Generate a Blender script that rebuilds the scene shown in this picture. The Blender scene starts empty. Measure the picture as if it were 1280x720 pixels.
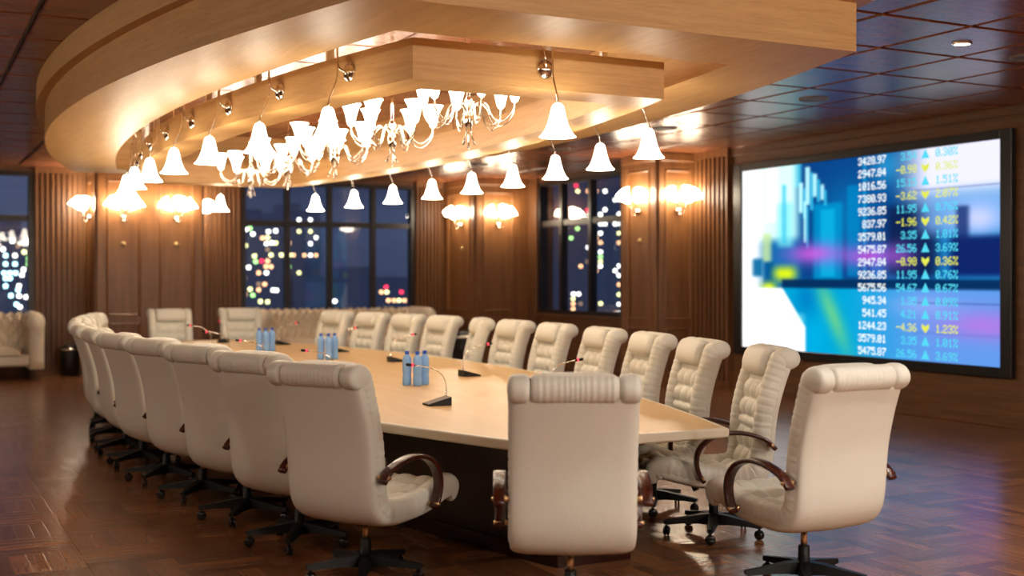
import bpy, math, random
from mathutils import Vector, Matrix
random.seed(7)
SC = bpy.context.scene
COL = SC.collection
PI = math.pi

# ------------------------------------------------------------------ helpers
def lin(r, g, b):
    f = lambda c: (c/255/12.92) if c/255 <= .04045 else ((c/255+.055)/1.055)**2.4
    return (f(r), f(g), f(b), 1)

class MB:
    """collects shapes and links them as ONE mesh object"""
    def __init__(s): s.v = []; s.f = []; s.sm = []
    def add(s, vs, fs, smooth=False):
        o = len(s.v); s.v += [tuple(p) for p in vs]
        s.f += [[i+o for i in q] for q in fs]; s.sm += [smooth]*len(fs)
    def box(s, x0, x1, y0, y1, z0, z1, bev=0.0, M=None):
        x0, x1 = min(x0, x1), max(x0, x1); y0, y1 = min(y0, y1), max(y0, y1); z0, z1 = min(z0, z1), max(z0, z1)
        if bev <= 0:
            vs = [(x, y, z) for z in (z0, z1) for y in (y0, y1) for x in (x0, x1)]
            fs = [[0,2,3,1],[4,5,7,6],[0,1,5,4],[2,6,7,3],[0,4,6,2],[1,3,7,5]]
        else:
            b = bev
            vs = []; fs = []
            idx = {}
            for iz, z in enumerate((z0, z1)):
                for iy, y in enumerate((y0, y1)):
                    for ix, x in enumerate((x0, x1)):
                        sx, sy, sz = (1-2*ix), (1-2*iy), (1-2*iz)
                        idx[ix,iy,iz,'x'] = len(vs); vs.append((x, y+sy*b, z+sz*b))
                        idx[ix,iy,iz,'y'] = len(vs); vs.append((x+sx*b, y, z+sz*b))
                        idx[ix,iy,iz,'z'] = len(vs); vs.append((x+sx*b, y+sy*b, z))
            g = lambda a, b_, c, k: idx[a, b_, c, k]
            for i in (0, 1):
                q = [g(i,0,0,'x'), g(i,1,0,'x'), g(i,1,1,'x'), g(i,0,1,'x')]; fs.append(q if i else q[::-1])
                q = [g(0,i,0,'y'), g(0,i,1,'y'), g(1,i,1,'y'), g(1,i,0,'y')]; fs.append(q if i else q[::-1])
                q = [g(0,0,i,'z'), g(1,0,i,'z'), g(1,1,i,'z'), g(0,1,i,'z')]; fs.append(q if i else q[::-1])
            for i in (0, 1):
                for j in (0, 1):
                    q = [g(i,j,0,'x'), g(i,j,0,'y'), g(i,j,1,'y'), g(i,j,1,'x')]; fs.append(q if i != j else q[::-1])
                    q = [g(i,0,j,'x'), g(i,0,j,'z'), g(i,1,j,'z'), g(i,1,j,'x')]; fs.append(q if i == j else q[::-1])
                    q = [g(0,i,j,'y'), g(0,i,j,'z'), g(1,i,j,'z'), g(1,i,j,'y')]; fs.append(q if i != j else q[::-1])
                    for k in (0, 1):
                        q = [g(i,j,k,'x'), g(i,j,k,'y'), g(i,j,k,'z')]
                        fs.append(q if (i+j+k) % 2 == 1 else q[::-1])
        if M is not None: vs = [M @ Vector(p) for p in vs]
        s.add(vs, fs)
    def grid(s, rows, closed_u=False, closed_v=False, smooth=True, caps=False):
        """rows: list of equally long point lists"""
        n, m = len(rows), len(rows[0]); fs = []
        for i in range(n if closed_v else n-1):
            for j in range(m if closed_u else m-1):
                a, b = i, (i+1) % n; c, d = j, (j+1) % m
                fs.append([a*m+c, a*m+d, b*m+d, b*m+c])
        if caps:
            fs.append(list(range(m))[::-1]); fs.append([(n-1)*m+j for j in range(m)])
        s.add([p for r in rows for p in r], fs, smooth)
    def tube(s, path, r, n=8, caps=True):
        P = [Vector(p) for p in path]; N = len(P)
        rad = r if isinstance(r, (list, tuple)) else [r]*N
        T = [(P[min(i+1, N-1)]-P[max(i-1, 0)]).normalized() for i in range(N)]
        up = Vector((0, 0, 1)) if abs(T[0].z) < .9 else Vector((1, 0, 0))
        A = T[0].cross(up).normalized(); rows = []
        for i in range(N):
            A = (A - T[i]*A.dot(T[i])).normalized(); B = T[i].cross(A)
            rows.append([P[i]+(A*math.cos(2*PI*k/n)+B*math.sin(2*PI*k/n))*rad[i] for k in range(n)])
        s.grid(rows, closed_u=True, caps=caps)
    def lathe(s, prof, n=20, M=None, caps=False):
        rows = [[(r*math.cos(2*PI*k/n), r*math.sin(2*PI*k/n), z) for k in range(n)] for r, z in prof]
        if M is not None: rows = [[M @ Vector(p) for p in r] for r in rows]
        s.grid(rows, closed_u=True, caps=caps)
    def prism(s, pts, z0, z1):
        n = len(pts)
        s.add([(x, y, z0) for x, y in pts]+[(x, y, z1) for x, y in pts],
              [list(range(n))[::-1], list(range(n, 2*n))]+[[i, (i+1) % n, n+(i+1) % n, n+i] for i in range(n)])
    def sphere(s, c, r, n=12, m=8, sc=(1,1,1)):
        rows = []
        for i in range(m+1):
            t = PI*i/m; rr = max(math.sin(t), 1e-4)
            rows.append([(c[0]+r*sc[0]*rr*math.cos(2*PI*k/n), c[1]+r*sc[1]*rr*math.sin(2*PI*k/n), c[2]-r*sc[2]*math.cos(t)) for k in range(n)])
        s.grid(rows, closed_u=True)
    def build(s, name, mat, parent=None, loc=None):
        me = bpy.data.meshes.new(name); me.from_pydata(s.v, [], s.f)
        me.polygons.foreach_set('use_smooth', s.sm)
        if mat: me.materials.append(mat)
        me.update()
        o = bpy.data.objects.new(name, me); COL.objects.link(o)
        if parent: o.parent = parent
        if loc: o.location = loc
        return o

def tag(o, label=None, cat=None, group=None, kind=None):
    if label: o['label'] = label
    if cat: o['category'] = cat
    if group: o['group'] = group
    if kind: o['kind'] = kind
    return o
def empty(name, loc=(0,0,0), rz=0):
    o = bpy.data.objects.new(name, None); COL.objects.link(o)
    o.location = loc; o.rotation_euler = (0, 0, rz); o.empty_display_size = .1
    return o
def struct(o): o['kind'] = 'structure'; return o
def copy_tree(o, parent=None):
    c = o.copy(); COL.objects.link(c)
    if parent: c.parent = parent
    for ch in list(o.children): copy_tree(ch, c)
    return c
def catmull(pts, n):
    """resample a polyline smoothly at n points of equal arc length"""
    P = [Vector(p) for p in pts]; out = []
    for i in range(len(P)-1):
        p0 = P[i-1] if i else P[0]*2-P[1]; p1, p2 = P[i], P[i+1]
        p3 = P[i+2] if i+2 < len(P) else P[-1]*2-P[-2]
        for k in range(16):
            t = k/16
            out.append(.5*((2*p1)+(p2-p0)*t+(2*p0-5*p1+4*p2-p3)*t*t+(3*p1-p0-3*p2+p3)*t**3))
    out.append(P[-1])
    L = [0]
    for a, b in zip(out, out[1:]): L.append(L[-1]+(b-a).length)
    res = []; j = 0
    for k in range(n):
        d = L[-1]*k/(n-1)
        while j < len(L)-2 and L[j+1] < d: j += 1
        t = (d-L[j])/max(L[j+1]-L[j], 1e-9); res.append(out[j].lerp(out[j+1], min(t, 1)))
    return res
def offset_poly(pts, d):
    """inset a counter-clockwise polygon by d"""
    n = len(pts); out = []
    for i in range(n):
        a, b, c = Vector(pts[i-1]), Vector(pts[i]), Vector(pts[(i+1) % n])
        e1, e2 = (b-a).normalized(), (c-b).normalized()
        n1, n2 = Vector((-e1.y, e1.x)), Vector((-e2.y, e2.x))
        m = (n1+n2).normalized(); k = d/max(m.dot(n1), .35)
        out.append(tuple(b+m*k))
    return out

# ------------------------------------------------------------------ materials
def newmat(name):
    m = bpy.data.materials.new(name); m.use_nodes = True
    nt = m.node_tree; b = nt.nodes['Principled BSDF']
    return m, nt, b
def N(nt, t, **kw):
    n = nt.nodes.new(t)
    for k, v in kw.items():
        if k in n.inputs: n.inputs[k].default_value = v
        else: setattr(n, k, v)
    return n
def plain(name, col, rough=.5, metal=0, spec=.5, bump=0, bscale=200, coat=0):
    m, nt, b = newmat(name)
    b.inputs['Base Color'].default_value = col; b.inputs['Roughness'].default_value = rough
    b.inputs['Metallic'].default_value = metal; b.inputs['Specular IOR Level'].default_value = spec
    b.inputs['Coat Weight'].default_value = coat
    if bump:
        tc = N(nt, 'ShaderNodeTexCoord'); no = N(nt, 'ShaderNodeTexNoise', Scale=bscale, Detail=3.0)
        bp = N(nt, 'ShaderNodeBump', Strength=bump, Distance=.01)
        nt.links.new(tc.outputs['Object'], no.inputs['Vector'])
        nt.links.new(no.outputs['Fac'], bp.inputs['Height']); nt.links.new(bp.outputs['Normal'], b.inputs['Normal'])
    return m
def wood(name, c1, c2, stretch=(1,1,.08), scale=14, rough=.4, bump=.15, spec=.5, coat=0):
    m, nt, b = newmat(name)
    tc = N(nt, 'ShaderNodeTexCoord'); mp = N(nt, 'ShaderNodeMapping'); mp.inputs['Scale'].default_value = stretch
    n1 = N(nt, 'ShaderNodeTexNoise', Scale=scale, Detail=6.0, Roughness=.65, Distortion=.6)
    n2 = N(nt, 'ShaderNodeTexNoise', Scale=scale*7, Detail=3.0)
    mx = N(nt, 'ShaderNodeMath', operation='MULTIPLY_ADD'); mx.inputs[1].default_value = .45
    cr = N(nt, 'ShaderNodeValToRGB'); cr.color_ramp.elements[0].color = c1; cr.color_ramp.elements[1].color = c2
    cr.color_ramp.elements[0].position = .42; cr.color_ramp.elements[1].position = .95
    L = nt.links.new
    L(tc.outputs['Object'], mp.inputs['Vector']); L(mp.outputs['Vector'], n1.inputs['Vector']); L(mp.outputs['Vector'], n2.inputs['Vector'])
    L(n2.outputs['Fac'], mx.inputs[0]); L(n1.outputs['Fac'], mx.inputs[2]); L(mx.outputs[0], cr.inputs['Fac'])
    L(cr.outputs['Color'], b.inputs['Base Color'])
    bp = N(nt, 'ShaderNodeBump', Strength=bump, Distance=.004); L(mx.outputs[0], bp.inputs['Height']); L(bp.outputs['Normal'], b.inputs['Normal'])
    b.inputs['Roughness'].default_value = rough; b.inputs['Specular IOR Level'].default_value = spec
    b.inputs['Coat Weight'].default_value = coat; b.inputs['Coat Roughness'].default_value = .15
    return m
def emit(name, col, strength):
    m, nt, b = newmat(name); nt.nodes.remove(b)
    e = N(nt, 'ShaderNodeEmission'); e.inputs['Color'].default_value = col; e.inputs['Strength'].default_value = strength
    nt.links.new(e.outputs[0], nt.nodes['Material Output'].inputs['Surface'])
    return m

M = {}
M['wall'] = wood('wall_wood', lin(68,40,20), lin(108,70,40), (1,1,.06), 12, .42, .12)
M['wall_h'] = wood('wall_wood_horizontal', lin(80,50,27), lin(122,82,48), (.06,.06,1), 12, .42, .12)
M['slat'] = wood('slat_wood', lin(94,59,33), lin(134,91,54), (1,1,.05), 12, .45, .1)
M['panel'] = wood('panel_wood', lin(100,62,33), lin(140,94,54), (1,1,.06), 10, .4, .1)
M['trimdark'] = plain('dark_window_frame', lin(30,22,17), .4)
M['canopy'] = wood('canopy_wood', lin(186,140,80), lin(210,168,108), (1,.12,1), 9, .48, .25)
M['canopyx'] = wood('canopy_wood_upright', lin(180,134,76), lin(208,164,104), (.22,.22,3.5), 8, .48, .2)
M['ceil'] = wood('ceiling_tile_wood', lin(112,64,40), lin(146,90,58), (.3,1,1), 7, .26, .5, spec=.32)
M['groove'] = plain('ceiling_groove', lin(40,24,14), .35)
M['table'] = wood('table_veneer', lin(204,166,106), lin(222,188,132), (1,.1,1), 9, .34, .06)
M['edge'] = plain('table_edge_band', lin(226,216,194), .3)
M['base'] = wood('table_base_wood', lin(46,32,22), lin(66,46,32), (1,1,.1), 10, .35, .1)
M['plinth'] = plain('plinth_lacquer', lin(44,20,14), .22)
M['leather'] = plain('cream_leather', lin(214,213,201), .46, bump=.12, bscale=140, spec=.45)
M['sofa'] = plain('sofa_leather', lin(228,214,190), .45, bump=.1, bscale=90)
M['chrome'] = plain('chrome', (.82,.78,.72,1), .08, 1)
M['brass'] = plain('brass', lin(226,190,140), .28, 1)
M['black'] = plain('black_plastic', (.008,.009,.009,1), .42, spec=.25)
M['gloss'] = plain('black_caster', (.01,.01,.01,1), .12)
M['mahog'] = wood('arm_mahogany', lin(44,15,8), lin(74,28,14), (1,.2,1), 20, .26, .03)
M['frame'] = plain('screen_bezel', lin(16,15,15), .35)
M['shade'] = emit('lit_glass_shade', (1.0,.86,.66,1), 27)
M['sconce'] = emit('lit_sconce_glass', (1.0,.83,.60,1), 50)
M['lamp'] = emit('downlight_glow', (1,.93,.82,1), 20)
M['grey'] = plain('speaker_grille', lin(120,108,98), .6)
M['bin'] = plain('bin_black', lin(26,25,26), .4)
M['red'] = emit('red_ring', (1,.05,.08,1), 3.0)
M['cap'] = plain('blue_cap', lin(36,84,200), .35)
M['knob'] = plain('wall_button', lin(190,160,105), .35)
M['sofaleg'] = plain('sofa_leg', lin(36,20,12), .4)

def floor_mat():
    m, nt, b = newmat('parquet'); L = nt.links.new
    tc = N(nt, 'ShaderNodeTexCoord'); sp = N(nt, 'ShaderNodeSeparateXYZ'); L(tc.outputs['Object'], sp.inputs[0])
    def mth(op, a, b_=None, c=None):
        n = N(nt, 'ShaderNodeMath', operation=op)
        for i, x in enumerate((a, b_, c)):
            if x is None: continue
            if isinstance(x, (int, float)): n.inputs[i].default_value = x
            else: L(x, n.inputs[i])
        return n.outputs[0]
    Q = .46; NS = 5
    u = mth('DIVIDE', sp.outputs['X'], Q); v = mth('DIVIDE', sp.outputs['Y'], Q)
    fu, fv = mth('FLOOR', u), mth('FLOOR', v)
    chk = mth('FLOORED_MODULO', mth('ADD', fu, fv), 2)
    pu, pv = mth('FRACT', u), mth('FRACT', v)
    def mix(a, b_):   # chk ? b : a
        return mth('ADD', mth('MULTIPLY', a, mth('SUBTRACT', 1, chk)), mth('MULTIPLY', b_, chk))
    across, along = mix(pu, pv), mix(pv, pu)
    st = mth('FLOOR', mth('MULTIPLY', across, NS)); fr = mth('FRACT', mth('MULTIPLY', across, NS))
    cmb = N(nt, 'ShaderNodeCombineXYZ'); L(fu, cmb.inputs[0]); L(fv, cmb.inputs[1]); L(st, cmb.inputs[2])
    wn = N(nt, 'ShaderNodeTexWhiteNoise'); L(cmb.outputs[0], wn.inputs['Vector'])
    gx = N(nt, 'ShaderNodeCombineXYZ'); L(mth('MULTIPLY', mix(sp.outputs['X'], sp.outputs['Y']), 30), gx.inputs[0]); L(mth('MULTIPLY', mix(sp.outputs['Y'], sp.outputs['X']), 2.5), gx.inputs[1]); L(mth('MULTIPLY', wn.outputs['Value'], 20), gx.inputs[2])
    gn = N(nt, 'ShaderNodeTexNoise', Scale=1.5, Detail=4.0); L(gx.outputs[0], gn.inputs['Vector'])
    cr = N(nt, 'ShaderNodeValToRGB'); e = cr.color_ramp.elements
    e[0].color = lin(86,54,33); e[1].color = lin(150,99,62); e[0].position = .1; e[1].position = .95
    L(mth('ADD', mth('MULTIPLY', wn.outputs['Value'], .55), mth('MULTIPLY', gn.outputs['Fac'], .5)), cr.inputs['Fac'])
    L(cr.outputs['Color'], b.inputs['Base Color'])
    seam = mth('MINIMUM', mth('MINIMUM', fr, mth('SUBTRACT', 1, fr)), mth('MULTIPLY', mth('MINIMUM', along, mth('SUBTRACT', 1, along)), 5))
    hgt = mth('ADD', mth('MINIMUM', mth('MULTIPLY', seam, 14), 1), mth('ADD', mth('MULTIPLY', gn.outputs['Fac'], .12), mth('MULTIPLY', wn.outputs['Value'], .2)))
    bp = N(nt, 'ShaderNodeBump', Strength=.14, Distance=.004); L(hgt, bp.inputs['Height']); L(bp.outputs['Normal'], b.inputs['Normal'])
    b.inputs['Roughness'].default_value = .3
    L(mth('ADD', .15, mth('MULTIPLY', gn.outputs['Fac'], .14)), b.inputs['Roughness'])
    return m
M['floor'] = floor_mat()
def glass_mat(name, tint, ior_fac=.06, rough=.02):
    m, nt, b = newmat(name); nt.nodes.remove(b); L = nt.links.new
    t = N(nt, 'ShaderNodeBsdfTransparent'); t.inputs['Color'].default_value = tint
    g = N(nt, 'ShaderNodeBsdfGlossy'); g.inputs['Roughness'].default_value = rough
    fr = N(nt, 'ShaderNodeLayerWeight', Blend=.5); mx = N(nt, 'ShaderNodeMixShader')
    pw = N(nt, 'ShaderNodeMath', operation='POWER'); pw.inputs[1].default_value = 4.0; L(fr.outputs['Facing'], pw.inputs[0])
    ma = N(nt, 'ShaderNodeMath', operation='MULTIPLY_ADD'); L(pw.outputs[0], ma.inputs[0]); ma.inputs[1].default_value = .5; ma.inputs[2].default_value = .03
    L(ma.outputs[0], mx.inputs[0]); L(t.outputs[0], mx.inputs[1]); L(g.outputs[0], mx.inputs[2])
    L(mx.outputs[0], nt.nodes['Material Output'].inputs['Surface'])
    return m
M['glass'] = glass_mat('window_glass', (.92,.95,1,1))
def bottle_mat():
    m, nt, b = newmat('blue_water_bottle')
    b.inputs['Base Color'].default_value = lin(140,188,248); b.inputs['Roughness'].default_value = .15
    b.inputs['Transmission Weight'].default_value = .12; b.inputs['IOR'].default_value = 1.2
    return m
M['bottle'] = bottle_mat()

# ------------------------------------------------------------------ camera
FPX = 1480.0
YAW = math.atan2(764, FPX)
cam = bpy.data.cameras.new('camera'); co = bpy.data.objects.new('camera', cam); COL.objects.link(co)
cam.sensor_width = 36; cam.lens = 36*FPX/1280; cam.shift_y = -13/1280
co.location = (0, 0, 1.6); co.rotation_euler = (PI/2, 0, -YAW)
cam.clip_start = .05; cam.clip_end = 1000
cam.dof.use_dof = True; cam.dof.focus_distance = 7.2; cam.dof.aperture_fstop = 1.35
SC.camera = co
vs = SC.view_settings; vs.view_transform = 'Standard'; vs.look = 'None'; vs.gamma = 1; vs.use_curve_mapping = False; vs.exposure = 0.0
SC.cycles.max_bounces = 8; SC.cycles.sample_clamp_indirect = 6; SC.cycles.caustics_reflective = False; SC.cycles.caustics_refractive = False

# ------------------------------------------------------------------ room
XL, XR, YN, YB, ZC = -3.5, 10.48, -2.2, 21.0, 3.43
X0, Y0 = 3.48, 10.7
SILL, WTOP = .95, 3.34
m = MB(); m.box(XL-.4, XR+.4, YN-.4, YB+.4, -.12, 0); struct(m.build('floor', M['floor']))
# ceiling: bevelled wood tiles with recessed grooves, one mesh, plus its dark backing
m = MB()
px_, py_ = .87, .905
gx0, gy0 = 6.06-px_*12, 6.13-py_*10
k = 0
i0 = 0
for i in range(0, 18):
    for j in range(0, 27):
        x0, x1 = gx0+i*px_+.016, gx0+(i+1)*px_-.016; y0, y1 = gy0+j*py_+.016, gy0+(j+1)*py_-.016
        x0, x1 = max(x0, XL), min(x1, XR); y0, y1 = max(y0, YN), min(y1, YB)
        if x1-x0 < .05 or y1-y0 < .05: continue
        m.box(x0, x1, y0, y1, ZC, ZC+.06, .015)
ce = m.build('ceiling', M['ceil']); struct(ce)
m = MB(); m.box(XL-.4, XR+.4, YN-.4, YB+.4, ZC+.03, ZC+.2); m.build('backing', M['groove'], ce)
# back wall with two window openings; window_1 X -1.4..1.94, window_2 X 5.4..8.73
def wall_seg(m, a0, a1, z0, z1, axis, pos, th=.3):
    if axis == 'Y': m.box(a0, a1, pos, pos+th, z0, z1)
    else: m.box(pos, pos+th, a0, a1, z0, z1)
m = MB()
W1, W2, W3 = (-1.38, 1.94), (5.41, 8.73), (15.3, 19.22)
for a, b_ in ((XL-.3, W1[0]), (W1[1], W2[0]), (W2[1], XR+.3)): wall_seg(m, a, b_, 0, ZC+.1, 'Y', YB)
for w in (W1, W2):
    wall_seg(m, w[0], w[1], 0, SILL, 'Y', YB); wall_seg(m, w[0], w[1], WTOP, ZC+.1, 'Y', YB)
struct(m.build('wall_back', M['wall']))
m = MB()
wall_seg(m, YN-.3, W3[0], 0, ZC+.1, 'X', XR); wall_seg(m, W3[1], YB, 0, ZC+.1, 'X', XR)
wall_seg(m, W3[0], W3[1], 0, SILL, 'X', XR); wall_seg(m, W3[0], W3[1], WTOP, ZC+.1, 'X', XR)
struct(m.build('wall_right', M['wall_h']))
m = MB(); m.box(XL-.3, XL, YN-.3, YB, 0, ZC+.1); struct(m.build('wall_left', M['wall']))
m = MB(); m.box(XL, XR, YN-.3, YN, 0, ZC+.1); struct(m.build('wall_front', M['wall']))

def window(name, a0, a1, axis, pos, muls):
    """frame bars set into the opening + one glass pane + inside sill"""
    def bx(mb, p0, p1, d0, d1, z0, z1):
        if axis == 'Y': mb.box(p0, p1, pos+d0, pos+d1, z0, z1)
        else: mb.box(pos+d0, pos+d1, p0, p1, z0, z1)
    r = empty(name, (0, 0, 0)); struct(r)
    f = MB()
    bx(f, a0, a0+.07, -.02, .16, SILL, WTOP); bx(f, a1-.07, a1, -.02, .16, SILL, WTOP)
    bx(f, a0+.07, a1-.07, -.02, .16, SILL, SILL+.07); bx(f, a0+.07, a1-.07, -.02, .16, WTOP-.06, WTOP)
    bx(f, a0+.07, a1-.07, .02, .12, 2.53, 2.63)
    for x in muls: bx(f, x-.045, x+.045, .0, .13, SILL+.07, WTOP-.06)
    f.build('window_frame', M['trimdark'], r)
    g = MB(); bx(g, a0+.05, a1-.05, .06, .068, SILL+.05, WTOP-.04); g.build('window_pane', M['glass'], r)
    s = MB(); bx(s, a0, a1, -.06, -.0, SILL-.05, SILL); s.build('window_sill', M['wall_h'], r)
window('window_1', W1[0], W1[1], 'Y', YB, [-.55, .28, 1.11])
window('window_2', W2[0], W2[1], 'Y', YB, [6.25, 7.06, 7.91])
window('window_3', W3[0], W3[1], 'X', XR, [16.4, 17.42, 18.42])

ntrim = [0]
def trim(m, mat):
    ntrim[0] += 1
    return struct(m.build('trim_%d' % ntrim[0], mat))
# slat panels
def slats_back(a0, a1, n):
    m = MB(); p = (a1-a0)/n
    for i in range(n): m.box(a0+i*p+.012, a0+i*p+p*.58, YB-.075, YB-.012, .12, 3.33, .006)
    m.box(a0, a1, YB-.012, YB, .1, ZC)
    m.box(a0, a1, YB-.08, YB-.012, 3.33, ZC); m.box(a0, a1, YB-.06, YB-.012, .0, .12)
    trim(m, M['slat'])
def slats_right(a0, a1, n):
    m = MB(); p = (a1-a0)/n
    for i in range(n): m.box(XR-.075, XR-.012, a0+i*p+.012, a0+i*p+p*.6, .12, 3.33, .006)
    m.box(XR-.012, XR, a0, a1, .1, ZC); m.box(XR-.08, XR-.012, a0, a1, 3.33, ZC); m.box(XR-.06, XR-.012, a0, a1, 0, .12)
    trim(m, M['slat'])
slats_back(1.96, 2.79, 10); slats_back(4.49, 5.39, 11); slats_back(8.75, 9.34, 8)
slats_right(13.5, 14.33, 8)

def pilaster(x0, x1, y0, y1, faces):
    """box pier with raised panel mouldings; faces: list of (face, [(a0,a1)...])"""
    m = MB(); m.box(x0, x1, y0, y1, 0, ZC)
    e = .0
    for face, cols in faces:
        def bar(a0, a1, z0, z1, d=.022, bv=.008):
            if face == 'S': m.box(a0, a1, y0-d, y0+.002, z0, z1, bv)
            if face == 'W': m.box(x0-d, x0+.002, a0, a1, z0, z1, bv)
            if face == 'E': m.box(x1-.002, x1+d, a0, a1, z0, z1, bv)
        lo, hi = (x0, x1) if face == 'S' else (y0, y1)
        bar(lo, hi, .0, .14, .03); bar(lo, hi, 3.3, ZC, .045, .012); bar(lo, hi, 3.25, 3.3, .025)
        # stiles and rails stand proud of the panels
        edges = [lo]+[q for c in cols for q in c]+[hi]
        for q in range(0, len(edges), 2): bar(edges[q], edges[q+1], .14, 3.25, .03)
        for c0, c1 in cols:
            bar(c0, c1, .14, .2, .03); bar(c0, c1, .86, .98, .03); bar(c0, c1, 3.18, 3.25, .03)
            for z0, z1 in ((.2, .86), (.98, 3.18)):
                w = .03
                bar(c0, c0+w, z0, z1, .045, .014); bar(c1-w, c1, z0, z1, .045, .014)
                bar(c0+w, c1-w, z0, z0+w, .045, .014); bar(c0+w, c1-w, z1-w, z1, .045, .014)
    trim(m, M['panel'])
pilaster(2.80, 4.48, 20.0, YB-.001, [('S', [(2.95, 3.48), (3.78, 4.34)]), ('W', [(20.2, 20.8)]), ('E', [(20.2, 20.8)])])
pilaster(9.36, XR-.001, 19.6, YB-.001, [('S', [(9.5, 10.12)]), ('W', [(19.75, 20.75)])])
pilaster(9.79, XR-.001, 14.34, 15.28, [('S', [(9.89, 10.36)]), ('W', [(14.5, 15.1)])])
# casing between corner pier and window_3
m = MB(); m.box(XR-.05, XR, 19.22, 19.6, 0, ZC, .01); trim(m, M['wall'])
# cornice and baseboards
m = MB(); m.box(XR-.03, XR, YN, 13.5, 3.32, ZC, .008); trim(m, M['wall_h'])
m = MB(); m.box(XR-.02, XR, YN, 13.5, 0, .1, .006); struct(m.build('baseboard_right', M['wall_h']))
m = MB()
for a, b_ in ((W1[0], W1[1]), (W2[0], W2[1])): m.box(a, b_, YB-.03, YB, 0, .12, .008)
struct(m.build('baseboard_back', M['wall']))

# ------------------------------------------------------------------ canopy over the table
def outline(a, c, ya, yb, n=40, x0=X0):
    """counter-clockwise: right side from ya to yb, then left side back"""
    R, Lf = [], []
    for i in range(n+1):
        y = ya+(yb-ya)*i/n; hw = a-c*(y-Y0)**2
        R.append((x0+hw, y)); Lf.append((x0-hw, y))
    return R+Lf[::-1]
def ring(m, out, inn, z0, z1):
    n = len(out)
    V = [(x, y, z0) for x, y in out]+[(x, y, z0) for x, y in inn]+[(x, y, z1) for x, y in out]+[(x, y, z1) for x, y in inn]
    F = []
    for i in range(n):
        j = (i+1) % n
        F += [[i, n+i, n+j, j], [i, j, 2*n+j, 2*n+i], [n+j, n+i, 3*n+i, 3*n+j], [2*n+i, 2*n+j, 3*n+j, 3*n+i]]
    m.add(V, F)
def upright(o):
    o.data.materials.append(M['canopyx'])
    for p in o.data.polygons: p.material_index = 1 if abs(p.normal.z) < .5 else 0
    return o
XC = 3.53
can = empty('suspended_canopy', (XC, Y0, 2.95)); 
tag(can, 'large golden wood oval canopy hanging from the ceiling above the conference table', 'ceiling canopy')
def rel(o, root): o.parent = root; o.matrix_parent_inverse = Matrix.Translation(-Vector(root.location)); return o
m = MB(); ring(m, outline(2.36, .0285, 5.34, 15.98, 64, XC), outline(1.60, .0215, 6.04, 15.3, 64, XC), 2.95, ZC)
rel(upright(m.build('fascia', M['canopy'])), can)
m = MB(); ring(m, outline(2.44, .0285, 5.24, 16.08, 64, XC), outline(2.34, .0285, 5.4, 15.9, 64, XC), 3.24, ZC)
rel(upright(m.build('upper_band', M['canopy'])), can)
fr = empty('hanging_light_frame', (XC, Y0, 2.76))
tag(fr, 'inner golden wood light frame hung inside the canopy on chrome rods', 'light frame')
FA, FC_, FY0, FY1 = 1.42, .029, 6.39, 15.0
m = MB(); ring(m, outline(FA, FC_, FY0, FY1, 64, XC), outline(FA-.3, FC_*.95, FY0+.34, FY1-.34, 64, XC), 2.76, 3.0)
rel(upright(m.build('frame_ring', M['canopy'])), fr)
fhalf = lambda y: FA-FC_*(y-Y0)**2
for sgn in (-1, 1):
    for y in (7.4, 8.5, 9.6, 10.7, 11.8, 12.9, 14.0):
        x = XC+sgn*(fhalf(y)-.06)
        m = MB(); m.box(x-.022, x+.022, y-.022, y+.022, 2.99, ZC+.005); rel(m.build('rod', M['chrome']), fr)

# ---- bell pendants on the outer face of the light frame
def bell_prof(r, h):
    """closed thin bell, mouth at z=0, crown at z=h"""
    P = [(1.0,.0),(.93,.03),(.80,.11),(.68,.22),(.57,.36),(.48,.52),(.41,.68),(.36,.82),(.30,.92),(.18,.985),(.02,1.0)]
    return [(a*r, b_*h) for a, b_ in P]
def make_bell():
    r = empty('bell_pendant')     # local frame: +X points away from the wooden frame, z=0 at the disc
    d = MB()
    Mx = Matrix.Rotation(PI/2, 4, 'Y')
    d.lathe([(.001,.034),(.02,.033),(.04,.026),(.058,.012),(.064,0)], 20, Mx, caps=True)
    d.build('mounting_disc', M['chrome'], r)
    s = MB()
    path = catmull([(.03,-.01,.0),(.06,-.03,.03),(.062,-.045,.10),(.06,-.05,.16),(.066,-.04,.195),(.075,-.02,.20),(.085,-.002,.17),(.088,.0,.10),(.09,.0,.0),(.095,0,-.06),(.125,0,-.13),(.15,0,-.19),(.155,0,-.235)], 40)
    s.tube(path, .006, 7); s.build('stem', M['chrome'], r)
    b = MB(); b.lathe(bell_prof(.112, .205), 22, Matrix.Translation((.155, 0, -.435)))
    b.build('bell_shade', M['shade'], r)
    return r
bell0 = make_bell(); used = [False]
def place_bell(x, y, rz, label):
    o = bell0 if not used[0] else copy_tree(bell0); used[0] = True
    o.location = (x, y, 2.885); o.rotation_euler = (0, 0, rz)
    tag(o, label, 'pendant light', 'bell pendants around the light frame')
ords = ['nearest', 'second', 'third', 'fourth', 'fifth', 'sixth', 'seventh', 'eighth', 'ninth']
place_bell(XC+.0, FY0, -PI/2, 'lit white bell pendant alone on the near straight end of the light frame')
for i in range(9):
    y = 7.05+.93*i
    ang = math.atan(-2*FC_*(y-Y0))      # slope of the side
    w = ('nearest the camera' if i == 0 else ords[i]+' from the near end' if i < 8 else 'farthest from the camera')
    place_bell(XC+fhalf(y), y, -ang, 'lit white bell pendant, %s, on the screen side of the frame' % w)
    place_bell(XC-fhalf(y), y, PI+ang, 'lit white bell pendant, %s, on the left side of the frame' % w)
place_bell(XC+.1, FY1, PI/2, 'lit white bell pendant hanging alone on the far straight end of the light frame')

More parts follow.
